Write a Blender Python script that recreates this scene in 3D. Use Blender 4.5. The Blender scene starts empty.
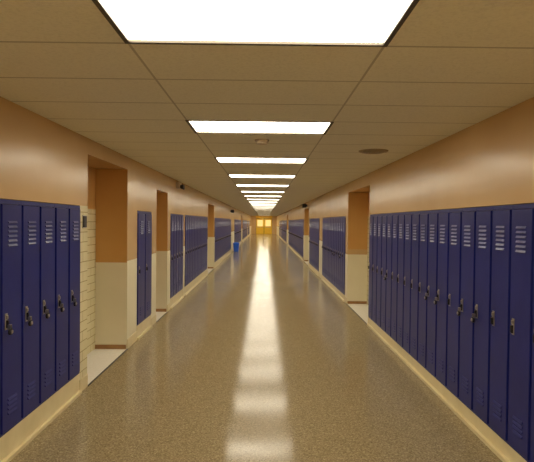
import bpy, math, random
from mathutils import Vector
random.seed(3)
S=bpy.context.scene
COL=S.collection
S.view_settings.view_transform='Standard'
WL,WR,CH=1.82,1.775,2.565   # left / right wall planes, ceiling height
CAMH=1.72
LT=1.865                   # locker top
PLS={'left':.20,'right':.135}   # plinth heights
PL=.20
TH=0.42
YB,YE=-4.0,72.0

# ---------------------------------------------------------------- materials
def mat(name,col,rough=.5,metal=0,spec=.5,emit=None,es=0,coat=0):
    m=bpy.data.materials.new(name); m.use_nodes=True
    b=m.node_tree.nodes['Principled BSDF']
    b.inputs['Base Color'].default_value=(*col,1); b.inputs['Roughness'].default_value=rough
    b.inputs['Metallic'].default_value=metal; b.inputs['Specular IOR Level'].default_value=spec
    b.inputs['Coat Weight'].default_value=coat
    if emit: b.inputs['Emission Color'].default_value=(*emit,1); b.inputs['Emission Strength'].default_value=es
    return m,b
def N(m,t,**k):
    n=m.node_tree.nodes.new(t)
    for a,v in k.items(): setattr(n,a,v)
    return n
def L(m,a,b): m.node_tree.links.new(a,b)
def noisy(name,c1,c2,scale,rough,bump=0,spec=.5,detail=3,bscale=None,coat=0,lo=.35,hi=.65):
    m,b=mat(name,c1,rough,0,spec,coat=coat)
    n=N(m,'ShaderNodeTexNoise'); n.inputs['Scale'].default_value=scale; n.inputs['Detail'].default_value=detail
    geo=N(m,'ShaderNodeNewGeometry')
    L(m,geo.outputs['Position'],n.inputs['Vector'])
    r=N(m,'ShaderNodeValToRGB'); r.color_ramp.elements[0].position=lo; r.color_ramp.elements[1].position=hi
    r.color_ramp.elements[0].color=(*c1,1); r.color_ramp.elements[1].color=(*c2,1)
    L(m,n.outputs['Fac'],r.inputs['Fac']); L(m,r.outputs['Color'],b.inputs['Base Color'])
    if bump:
        n2=N(m,'ShaderNodeTexNoise'); n2.inputs['Scale'].default_value=bscale or scale; L(m,geo.outputs['Position'],n2.inputs['Vector'])
        bp=N(m,'ShaderNodeBump'); bp.inputs['Strength'].default_value=bump; bp.inputs['Distance'].default_value=.01
        L(m,n2.outputs['Fac'],bp.inputs['Height']); L(m,bp.outputs['Normal'],b.inputs['Normal'])
    return m
PEACH=noisy('peach_paint',(.61,.40,.185),(.65,.43,.205),1.3,.24,.10,bscale=6,spec=.55)
ORANGE=noisy('ochre_paint',(.60,.32,.09),(.64,.35,.105),1.5,.4,.1,bscale=12)
BASE=noisy('cream_base',(.70,.59,.34),(.75,.64,.38),6,.35)
BLUE=noisy('blue_enamel',(.011,.017,.145),(.015,.022,.17),3,.34,.05,bscale=14,spec=.32)
BLUED=noisy('blue_frame',(.004,.006,.05),(.006,.009,.06),3,.5)
VENT=noisy('vent_painted_sheen',(.11,.12,.28),(.17,.18,.37),20,.28)  # locker blue lightened: lamp reflections on the slats put into the colour
VENT_SHEEN_DIM=noisy('vent_painted_sheen_dim',(.035,.043,.19),(.06,.068,.23),20,.32)  # weaker painted-in lamp sheen, for left and farther louvers
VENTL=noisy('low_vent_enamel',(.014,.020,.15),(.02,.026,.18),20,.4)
CHROME,_=mat('dull_chrome',(.45,.42,.38),.3,.9)
DARK,_=mat('dark_metal',(.03,.028,.03),.4,.5)
FRAME,_=mat('fixture_frame',(.06,.045,.025),.5)
LENS,_=mat('lamp_lens',(.8,.8,.8),.5,emit=(1,.90,.70),es=15.5)
THR=noisy('pale_threshold',(.78,.75,.66),(.84,.81,.73),30,.35)
WOOD=noisy('door_wood',(.30,.15,.05),(.38,.20,.07),8,.4)
YEL=noisy('yellow_door',(.84,.52,.035),(.88,.56,.04),3,.4)
GLASSY,_=mat('door_glass_glow',(.80,.66,.30),.1,emit=(1,.78,.30),es=.55)  # panes given a glow of their own to brighten the far end
WHITEP=noisy('offwhite_plastic',(.62,.52,.38),(.68,.56,.42),10,.5)
BIN=noisy('bin_plastic',(.01,.10,.70),(.015,.13,.78),8,.4)

def tile_mat():
    m,b=mat('glazed_block',(.7,.6,.35),.25)
    geo=N(m,'ShaderNodeNewGeometry'); sp=N(m,'ShaderNodeSeparateXYZ'); L(m,geo.outputs['Position'],sp.inputs[0])
    ad=N(m,'ShaderNodeMath',operation='ADD'); L(m,sp.outputs[0],ad.inputs[0]); L(m,sp.outputs[1],ad.inputs[1])
    cb=N(m,'ShaderNodeCombineXYZ'); L(m,ad.outputs[0],cb.inputs[0]); L(m,sp.outputs[2],cb.inputs[1])
    br=N(m,'ShaderNodeTexBrick'); L(m,cb.outputs[0],br.inputs['Vector'])
    br.inputs['Scale'].default_value=1; br.inputs['Brick Width'].default_value=.30; br.inputs['Row Height'].default_value=.10
    br.inputs['Mortar Size'].default_value=.004; br.inputs['Mortar Smooth'].default_value=.2
    br.inputs['Color1'].default_value=(.74,.66,.40,1); br.inputs['Color2'].default_value=(.78,.70,.43,1); br.inputs['Mortar'].default_value=(.42,.33,.17,1)
    L(m,br.outputs['Color'],b.inputs['Base Color'])
    bp=N(m,'ShaderNodeBump',invert=True); bp.inputs['Strength'].default_value=.4; bp.inputs['Distance'].default_value=.004
    L(m,br.outputs['Fac'],bp.inputs['Height']); L(m,bp.outputs['Normal'],b.inputs['Normal'])
    return m
TILE=tile_mat()
CREAM=noisy('cream_paint',(.78,.71,.50),(.82,.75,.54),2,.35,.1,bscale=10)

def floor_mat():
    m,b=mat('terrazzo',(.3,.22,.12),.16,spec=.5)
    b.inputs['IOR'].default_value=1.18
    geo=N(m,'ShaderNodeNewGeometry')
    v=N(m,'ShaderNodeTexVoronoi'); v.inputs['Scale'].default_value=120; L(m,geo.outputs['Position'],v.inputs['Vector'])
    sp=N(m,'ShaderNodeSeparateColor'); L(m,v.outputs['Color'],sp.inputs[0])
    r=N(m,'ShaderNodeValToRGB'); e=r.color_ramp.elements
    e[0].position=0; e[0].color=(.10,.070,.033,1); e[1].position=1; e[1].color=(.52,.425,.26,1)
    for p,c in((.22,(.20,.145,.075,1)),(.5,(.295,.225,.122,1)),(.8,(.36,.28,.157,1))):
        q=e.new(p); q.color=c
    L(m,sp.outputs[0],r.inputs['Fac'])
    n=N(m,'ShaderNodeTexNoise'); n.inputs['Scale'].default_value=60; n.inputs['Detail'].default_value=6; n.inputs['Roughness'].default_value=.7; L(m,geo.outputs['Position'],n.inputs['Vector'])
    r2=N(m,'ShaderNodeValToRGB'); r2.color_ramp.elements[0].position=.36; r2.color_ramp.elements[1].position=.64
    r2.color_ramp.elements[0].color=(.16,.115,.055,1); r2.color_ramp.elements[1].color=(.40,.315,.18,1)
    L(m,n.outputs['Fac'],r2.inputs['Fac'])
    mx=N(m,'ShaderNodeMix',data_type='RGBA'); mx.inputs['Factor'].default_value=.5
    L(m,r.outputs['Color'],mx.inputs['A']); L(m,r2.outputs['Color'],mx.inputs['B']); L(m,mx.outputs['Result'],b.inputs['Base Color'])
    n3=N(m,'ShaderNodeTexNoise'); n3.inputs['Scale'].default_value=2.2; n3.inputs['Detail'].default_value=5; L(m,geo.outputs['Position'],n3.inputs['Vector'])
    mr=N(m,'ShaderNodeMapRange'); mr.inputs['To Min'].default_value=.08; mr.inputs['To Max'].default_value=.19; L(m,n3.outputs['Fac'],mr.inputs['Value']); L(m,mr.outputs['Result'],b.inputs['Roughness'])
    bp=N(m,'ShaderNodeBump'); bp.inputs['Strength'].default_value=.04; bp.inputs['Distance'].default_value=.01
    L(m,n3.outputs['Fac'],bp.inputs['Height']); L(m,bp.outputs['Normal'],b.inputs['Normal'])
    return m
FLOOR=floor_mat()
LX=-.045
def ceil_mat():
    m,b=mat('acoustic_tile',(.5,.4,.25),.9,spec=.2)
    geo=N(m,'ShaderNodeNewGeometry'); sp=N(m,'ShaderNodeSeparateXYZ'); L(m,geo.outputs['Position'],sp.inputs[0])
    def line(sock,off,per,w):
        a=N(m,'ShaderNodeMath',operation='ADD'); a.inputs[1].default_value=off+per*100; L(m,sock,a.inputs[0])
        mo=N(m,'ShaderNodeMath',operation='MODULO'); mo.inputs[1].default_value=per; L(m,a.outputs[0],mo.inputs[0])
        s=N(m,'ShaderNodeMath',operation='SUBTRACT'); s.inputs[1].default_value=per/2; L(m,mo.outputs[0],s.inputs[0])
        ab=N(m,'ShaderNodeMath',operation='ABSOLUTE'); L(m,s.outputs[0],ab.inputs[0])
        g=N(m,'ShaderNodeMath',operation='GREATER_THAN'); g.inputs[1].default_value=per/2-w; L(m,ab.outputs[0],g.inputs[0]); return g
    g1=line(sp.outputs[1],0,.61,.009); g2=line(sp.outputs[0],.61-LX,1.22,.007)
    mx=N(m,'ShaderNodeMath',operation='MAXIMUM'); L(m,g1.outputs[0],mx.inputs[0]); L(m,g2.outputs[0],mx.inputs[1])
    n=N(m,'ShaderNodeTexNoise'); n.inputs['Scale'].default_value=70; n.inputs['Detail'].default_value=4; L(m,geo.outputs['Position'],n.inputs['Vector'])
    r=N(m,'ShaderNodeValToRGB'); r.color_ramp.elements[0].position=.3; r.color_ramp.elements[1].position=.55
    r.color_ramp.elements[0].color=(.80,.77,.62,1); r.color_ramp.elements[1].color=(.88,.85,.69,1); L(m,n.outputs['Fac'],r.inputs['Fac'])
    c=N(m,'ShaderNodeMix',data_type='RGBA'); c.inputs['B'].default_value=(.54,.50,.38,1)
    L(m,mx.outputs[0],c.inputs['Factor']); L(m,r.outputs['Color'],c.inputs['A']); L(m,c.outputs['Result'],b.inputs['Base Color'])
    return m
CEIL=ceil_mat()

# ---------------------------------------------------------------- mesh helpers
class MB:
    def __init__(s): s.v=[];s.f=[];s.mi=[];s.mats=[]
    def m(s,mt):
        if mt not in s.mats: s.mats.append(mt)
        return s.mats.index(mt)
    def box(s,x0,x1,y0,y1,z0,z1,mt,ch=0):
        x0,x1=sorted((x0,x1)); b=len(s.v); k=s.m(mt)
        if ch:   # chamfered front towards +x
            s.v+=[(x0,y0,z0),(x0,y1,z0),(x0,y1,z1),(x0,y0,z1),(x1-ch,y0,z0),(x1-ch,y1,z0),(x1-ch,y1,z1),(x1-ch,y0,z1),
                  (x1,y0+ch,z0+ch),(x1,y1-ch,z0+ch),(x1,y1-ch,z1-ch),(x1,y0+ch,z1-ch)]
            F=[(0,3,2,1),(0,1,5,4),(1,2,6,5),(2,3,7,6),(3,0,4,7),(4,5,9,8),(5,6,10,9),(6,7,11,10),(7,4,8,11),(8,9,10,11)]
        else:
            s.v+=[(x0,y0,z0),(x1,y0,z0),(x1,y1,z0),(x0,y1,z0),(x0,y0,z1),(x1,y0,z1),(x1,y1,z1),(x0,y1,z1)]
            F=[(0,3,2,1),(4,5,6,7),(0,1,5,4),(1,2,6,5),(2,3,7,6),(3,0,4,7)]
        for f in F: s.f.append(tuple(b+i for i in f)); s.mi.append(k)
    def prism(s,prof,y0,y1,mt): # profile in xz, ccw, extruded on y
        b=len(s.v);k=s.m(mt);n=len(prof)
        s.v+=[(x,y0,z) for x,z in prof]+[(x,y1,z) for x,z in prof]
        for i in range(n):
            j=(i+1)%n; s.f.append((b+i,b+j,b+n+j,b+n+i)); s.mi.append(k)
        s.f.append(tuple(b+i for i in reversed(range(n)))); s.mi.append(k)
        s.f.append(tuple(b+n+i for i in range(n))); s.mi.append(k)
    def lathe(s,prof,mt,seg=20,axis='z',o=(0,0,0),sq=None):
        b=len(s.v);k=s.m(mt);n=len(prof)
        for i in range(seg):
            a=2*math.pi*i/seg
            for r,h in prof:
                c,d=r*math.cos(a),r*math.sin(a)
                if sq:
                    q=(abs(math.cos(a))**sq+abs(math.sin(a))**sq)**(-1/sq); c*=q; d*=q
                p=(c,d,h) if axis=='z' else (h,c,d)
                s.v.append((p[0]+o[0],p[1]+o[1],p[2]+o[2]))
        for i in range(seg):
            j=(i+1)%seg
            for t in range(n-1):
                s.f.append((b+i*n+t,b+j*n+t,b+j*n+t+1,b+i*n+t+1)); s.mi.append(k)
        s.f.append(tuple(b+i*n for i in reversed(range(seg)))); s.mi.append(k)
        s.f.append(tuple(b+i*n+n-1 for i in range(seg))); s.mi.append(k)
    def mesh(s,name):
        import bmesh
        me=bpy.data.meshes.new(name); me.from_pydata(s.v,[],s.f)
        for mt in s.mats: me.materials.append(mt)
        for p,k in zip(me.polygons,s.mi): p.material_index=k
        bm=bmesh.new(); bm.from_mesh(me); bmesh.ops.recalc_face_normals(bm,faces=bm.faces); bm.to_mesh(me); bm.free()
        return me
def ob(name,me,parent=None,loc=(0,0,0),rz=0,**props):
    o=bpy.data.objects.new(name,me); COL.objects.link(o)
    o.location=loc; o.rotation_euler=(0,0,rz)
    if parent: o.parent=parent
    for k,v in props.items(): o[k]=v
    return o
def struct(name,mb,label=None):
    o=ob(name,mb.mesh(name)); o['kind']='structure'
    if label: o['label']=label; o['category']=name.split('_')[0]
    return o

# ---------------------------------------------------------------- layout
P=.305
def bank(y0,n): return (y0,y0+n*P,'L',n)
left=[(YB,1.98,'S',1.15),bank(1.98,10),(5.03,5.25,'S',LT),(5.25,6.78,'A',2.40),(6.78,7.30,'S',1.18),(7.30,8.215,'L',2),(8.215,8.6,'S',1.18),
 (8.6,9.6,'A',2.25),(9.6,9.9,'S',1.15),bank(9.9,5),(11.425,11.7,'S',1.15),bank(11.7,15),(16.275,16.5,'S',1.15),(16.5,18.5,'A',2.3),
 (18.5,18.8,'S',1.15),bank(18.8,30),(27.95,28.3,'S',1.15),(28.3,31.2,'S',1.15),bank(31.2,30),(40.35,40.8,'S',1.15),(40.8,42.6,'A',2.3),(42.6,43,'S',1.15),
 bank(43,40),(55.2,57,'S',1.15),bank(57,20),(63.1,YE,'S',1.15)]
right=[(YB,2.40,'S',1.15),bank(2.40,20),(8.5,8.55,'S',LT),(8.55,10.75,'A',2.36),(10.75,11.05,'S',1.05),bank(11.05,14),(15.32,16.3,'S',1.15),bank(16.3,11),
 (19.655,20.2,'S',1.15),(20.2,22.4,'A',2.3),(22.4,22.8,'S',1.15),bank(22.8,45),(36.525,37.5,'S',1.15),(37.5,39.2,'A',2.3),(39.2,40,'S',1.15),bank(40,40),
 (52.2,54,'S',1.15),bank(54,15),(58.575,YE,'S',1.15)]

doorn=[0]; trimn=[0]
def build_wall(side,segs,W):
    sg=-1 if side=='left' else 1; pl=PLS[side]
    X=lambda d: sg*(W+d)
    w=MB(); bb=MB()
    for sgm in segs:
        y0,y1,t=sgm[:3]
        if t=='S':
            hh=sgm[3]
            w.box(X(0),X(TH),y0,y1,0,hh,TILE if hh==LT else CREAM); w.box(X(0),X(TH),y0,y1,hh,CH,PEACH)
            bb.box(X(-.008),X(0),y0,y1,0,.13,BASE)
        elif t=='L':
            w.box(X(0),X(TH),y0,y1,LT,CH,PEACH)
            w.box(X(.36),X(TH),y0,y1,0,LT,CREAM)
            bb.box(X(-.002),X(.36),y0,y1,0,pl,BASE)
            bb.box(X(-.03),X(-.002),y0,y1,0,.03,BASE)
        else:
            hz=sgm[3]
            w.box(X(0),X(TH),y0,y1,hz,CH,PEACH)
            d0,d1=y0+.12,min(y0+1.05,y1-.12)
            w.box(X(TH),X(TH+.1),y0,d0,0,hz,ORANGE)
            w.box(X(TH),X(TH+.1),d1,y1,0,LT,TILE); w.box(X(TH),X(TH+.1),d1,y1,LT,hz+.1,ORANGE)
            w.box(X(TH),X(TH+.1),d0,d1,2.1,hz+.1,ORANGE)
            w.box(X(.004),X(TH),y1-.006,y1,1.16,hz,ORANGE); w.box(X(.004),X(TH),y0,y0+.006,1.16,hz,ORANGE)
            doorn[0]+=1
            dm=MB(); dm.box(X(TH+.03),X(TH+.07),d0+.03,d1-.03,.012,2.07,WOOD)
            dm.box(X(TH+.0),X(TH+.09),d0,d0+.03,0,2.1,DARK); dm.box(X(TH+.0),X(TH+.09),d1-.03,d1,0,2.1,DARK); dm.box(X(TH),X(TH+.09),d0+.03,d1-.03,2.07,2.1,DARK)
            dm.box(X(TH-.03),X(TH+.03),d0+.09,d0+.11,.95,1.07,CHROME)
            struct('door_%d'%doorn[0],dm,'wooden classroom door in a dark frame, closed')
            trimn[0]+=1
            tm=MB(); tm.box(X(.0),X(TH),y0+.006,y1-.006,0,.004,THR); tm.box(X(-.018),X(0),y0,y1,0,.005,DARK)
            struct('trim_%d'%trimn[0],tm,'pale floor threshold of the doorway recess')
            bb.box(X(.01),X(TH),y1-.014,y1-.006,.004,.06,WOOD)
    struct('wall_'+side,w,'peach painted corridor wall with cream lower band')
    struct('baseboard_'+side,bb,'cream plinth running below the lockers')
build_wall('left',left,WL); build_wall('right',right,WR)

# floor, ceiling, end walls
f=MB(); f.box(-WL-TH-.1,WR+TH+.1,YB-.1,YE+.1,-.1,0,FLOOR); struct('floor',f,'polished brown speckled terrazzo floor')
LIGHTS=[2.44*n for n in range(-1,30)]  # far edges
HW=.625
c=MB()
c.box(-WL-TH-.1,LX-HW,YB-.1,YE+.1,CH,CH+.1,CEIL); c.box(LX+HW,WR+TH+.1,YB-.1,YE+.1,CH,CH+.1,CEIL)
yy=YB-.1
for l in LIGHTS:
    c.box(LX-HW,LX+HW,yy,l-.61,CH,CH+.1,CEIL); yy=l
c.box(LX-HW,LX+HW,yy,YE+.1,CH,CH+.1,CEIL)
struct('ceiling',c,'suspended acoustic tile ceiling, tan')
w=MB(); w.box(-WL-TH,WR+TH,YB-.1,YB,0,CH,PEACH); struct('wall_back',w,'plain peach painted wall')
w=MB(); w.box(-WL-TH,-1.15,YE,YE+.1,0,CH,PEACH); w.box(1.15,WR+TH,YE,YE+.1,0,CH,PEACH); w.box(-1.15,1.15,YE,YE+.1,2.2,CH,YEL)
struct('wall_end',w,'peach wall around the yellow double doors')
for i,(a,b) in enumerate(((-1.15,0),(0,1.15))):
    d=MB(); d.box(a+.03,b-.03,YE-.02,YE+.04,.01,2.16,YEL)
    d.box(a+.2,b-.2,YE-.03,YE-.02,1.12,2.0,GLASSY); d.box(a+.15,b-.15,YE-.06,YE-.02,.98,1.03,CHROME)
    doorn[0]+=1; struct('door_%d'%doorn[0],d,'yellow exit door leaf with glass pane and push bar')

# ---------------------------------------------------------------- light fixtures
fm=MB(); h=HW-.002; q=h-.024
fm.box(-h,h,-.608,-.584,0,.06,FRAME);fm.box(-h,h,-.026,-.002,0,.06,FRAME)
fm.box(-h,-q,-.584,-.026,0,.06,FRAME);fm.box(q,h,-.584,-.026,0,.06,FRAME)
fm.box(-h,h,-.608,-.002,.06,.09,FRAME)
FM=fm.mesh('frame')
lm=MB(); lm.box(-q+.001,q-.001,-.583,-.027,.012,.03,LENS); LM=lm.mesh('lens')
for l in LIGHTS:
    e=ob('ceiling_light',None,loc=(LX,l,CH-.004),label='recessed rectangular fluorescent ceiling light, lit white',category='ceiling light',group='corridor ceiling lights')
    ob('frame',FM,e); ob('diffuser',LM,e)

# ---------------------------------------------------------------- lockers
def locker_set(pl,bright,pitch=P,ventw=.065,upm=None):
    lw=pitch-.003; lh=LT-pl-.006
    zt=LT-pl; zh=1.0-pl
    body=MB(); body.box(-.34,-.012,-lw/2,lw/2,0,lh,BLUED)
    body.box(-.012,.002,-lw/2,-lw/2+.010,0,lh,BLUE); body.box(-.012,.002,lw/2-.010,lw/2,0,lh,BLUE)
    body.box(-.012,.002,-lw/2+.010,lw/2-.010,0,.016,BLUE); body.box(-.012,.002,-lw/2+.010,lw/2-.010,lh-.03,lh,BLUE)
    def door_geo(mb): mb.box(-.010,.013,-lw/2+.015,lw/2-.015,.020,lh-.034,BLUE,ch=.004)
    def vent_geo(mb,zs,m):
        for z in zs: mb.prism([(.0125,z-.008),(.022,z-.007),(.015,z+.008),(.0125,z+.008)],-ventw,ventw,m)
    UP=[zt-.33+i*.033 for i in range(6)]; LO=[.14+i*.033 for i in range(4)]
    hy=-lw/2+.063
    def handle_geo(mb):
        y=hy; z=zh
        mb.box(.0125,.018,y-.016,y+.016,z-.058,z+.058,CHROME,ch=.003)
        mb.box(.018,.034,y-.009,y+.009,z-.045,z+.01,DARK,ch=.005)
        mb.box(.018,.027,y-.011,y+.011,z+.018,z+.045,CHROME,ch=.004)
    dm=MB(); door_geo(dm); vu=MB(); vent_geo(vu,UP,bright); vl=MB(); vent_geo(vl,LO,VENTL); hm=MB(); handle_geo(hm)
    far=MB(); far.__dict__.update({k:list(v) for k,v in body.__dict__.items()}); door_geo(far); vent_geo(far,UP,VENT_SHEEN_DIM); vent_geo(far,LO,VENTL); handle_geo(far)
    px,py,pz=.036,hy,zh-.025
    pk=MB(); pk.lathe([(.020,.0),(.024,.003),(.024,.015),(.021,.019)],DARK,18,'x',(px,py,pz-.045))
    pk.lathe([(.013,.019),(.013,.022),(.011,.024)],CHROME,16,'x',(px,py,pz-.045))
    pk.box(px-.006,px+.012,py-.014,py-.009,pz-.03,pz,CHROME);pk.box(px-.006,px+.012,py+.009,py+.014,pz-.03,pz,CHROME);pk.box(px-.006,px+.012,py-.014,py+.014,pz,pz+.005,CHROME)
    return dict(body=body.mesh('body'),door=dm.mesh('door'),vu=vu.mesh('vent'),vl=vl.mesh('vent'),h=hm.mesh('handle'),far=far.mesh('locker'),pk=pk.mesh('padlock'))
def lockers(segs,side):
    sg=-1 if side=='left' else 1; W=WL if sg<0 else WR; rz=0 if sg<0 else math.pi
    K0=locker_set(PLS[side],VENT_SHEEN_DIM if sg<0 else VENT)
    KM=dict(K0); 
    if sg>0: KM=locker_set(PLS[side],VENT_SHEEN_DIM)
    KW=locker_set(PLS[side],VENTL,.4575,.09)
    for s in segs:
        if s[2]!='L': continue
        n=s[3]; pt=(s[1]-s[0])/n
        for i in range(n):
            y=s[0]+(i+.5)*pt; loc=(sg*(W),y,PLS[side]+.001)
            wide=pt>.4; K=KW if wide else (K0 if y<5.4 else KM)
            pr=dict(label='wide plain dark blue metal school locker' if wide else 'tall dark blue metal school locker with louvered door',category='locker',group='%s wall lockers'%('long' if sg<0 else 'opposite'))
            if y<13:
                e=ob('locker',None,loc=loc,rz=rz,**pr)
                ob('body',K['body'],e); d=ob('door',K['door'],e); ob('vent',K['vu'],d); ob('vent',K['vl'],d); ob('handle',K['h'],d,label='dull chrome recessed latch handle')
                if (sg<0 and y<6) or (sg>0 and random.random()<.35):
                    ob('padlock',K['pk'],d,label='round dark combination padlock')
            else: ob('locker',K['far'],loc=loc,rz=rz,**pr)
lockers(left,'left'); lockers(right,'right')

# ---------------------------------------------------------------- small things
k=.70
e=ob('recycling_bin',None,loc=(-1.59,29.2,0),label='bright blue plastic recycling bin against the wall',category='bin')
m=MB(); m.lathe([(.19*k,0),(.20*k,.01),(.25*k,.62*k)],BIN,28,sq=5); ob('body',m.mesh('body'),e)
m=MB(); m.lathe([(.265*k,.62*k),(.27*k,.63*k),(.27*k,.67*k),(.255*k,.68*k)],BIN,28,sq=5); ob('rim',m.mesh('rim'),e)
m=MB(); m.lathe([(.25*k,.68*k),(.24*k,.71*k),(.12*k,.76*k),(.02*k,.77*k)],BIN,28,sq=5); ob('lid',m.mesh('lid'),e)

e=ob('smoke_detector',None,loc=(-.03,5.25,CH),label='small round smoke detector on the ceiling',category='smoke detector')
m=MB(); m.lathe([(.03,-.045),(.055,-.04),(.06,-.02)],WHITEP,24); ob('sensor_head',m.mesh('sensor_head'),e)
m=MB(); m.lathe([(.07,-.02),(.075,-.012),(.075,0)],WHITEP,24); ob('base',m.mesh('base'),e)
VD=noisy('vent_tan',(.42,.34,.20),(.46,.37,.22),8,.5)
e=ob('ceiling_speaker',None,loc=(1.27,5.95,CH),label='round tan speaker grille in the ceiling',category='speaker')
m=MB(); m.lathe([(.145,-.010),(.165,-.012),(.172,0)],VD,32); ob('rim',m.mesh('rim'),e)
m=MB()
for r in (.03,.06,.09,.12,.14): m.lathe([(r,-.016),(r-.008,-.020),(max(r-.016,.002),-.016),(max(r-.016,.002),-.010),(r,-.010)],VD,32)
ob('grille',m.mesh('grille'),e)
# wall mounted emergency light near left ceiling
e=ob('emergency_light',None,loc=(-WL,10.6,2.40),label='small beige twin emergency light high on the wall',category='emergency light')
m=MB(); m.box(0,.08,-.13,.13,0,.13,WHITEP,ch=.012); ob('housing',m.mesh('housing'),e)
for s in (-.08,.08):
    m=MB(); m.lathe([(.03,.08),(.045,.11),(.05,.14),(.04,.145)],DARK,16,'x',(0,s,.03)); ob('lamp_head',m.mesh('lamp_head'),e)
for (sx,y,z) in ((-WL,27.5,2.2),(WR,21.0,2.33)):
    sg=1 if sx<0 else -1
    e=ob('corridor_sign',None,loc=(sx,y,z),rz=0 if sg>0 else math.pi,label='small dark blank sign projecting from the wall',category='sign')
    m=MB(); m.box(.04,.20,-.012,.012,0,.16,DARK,ch=.004); ob('panel',m.mesh('panel'),e)
    m=MB(); m.box(0,.04,-.03,.03,.03,.13,DARK,ch=.004); ob('bracket',m.mesh('bracket'),e)
e=ob('room_plate',None,loc=(-WL,5.15,1.64),label='small dark plate on the cream glazed block wall',category='sign')
m=MB(); m.box(-.004,.006,-.05,.05,0,.13,CHROME); ob('backing',m.mesh('backing'),e)
m=MB(); m.box(.006,.014,-.042,.042,.008,.122,DARK,ch=.003); ob('panel',m.mesh('panel'),e)

# ---------------------------------------------------------------- world + camera
wd=bpy.data.worlds.new('World'); S.world=wd; wd.use_nodes=True
wd.node_tree.nodes['Background'].inputs[0].default_value=(.9,.7,.5,1); wd.node_tree.nodes['Background'].inputs[1].default_value=.02
cd=bpy.data.cameras.new('Camera'); cam=bpy.data.objects.new('Camera',cd); COL.objects.link(cam); S.camera=cam
F=508.; cd.sensor_width=36; cd.lens=36*F/534; cd.clip_start=.05; cd.clip_end=200
cam.location=(0,0,CAMH)
yaw=-math.atan(3/F); pitch=-math.atan(9/F); roll=.010
from mathutils import Matrix
R=Matrix.Rotation(yaw,4,'Z')@Matrix.Rotation(math.pi/2+pitch,4,'X')@Matrix.Rotation(roll,4,'Z')
cam.rotation_euler=R.to_euler()
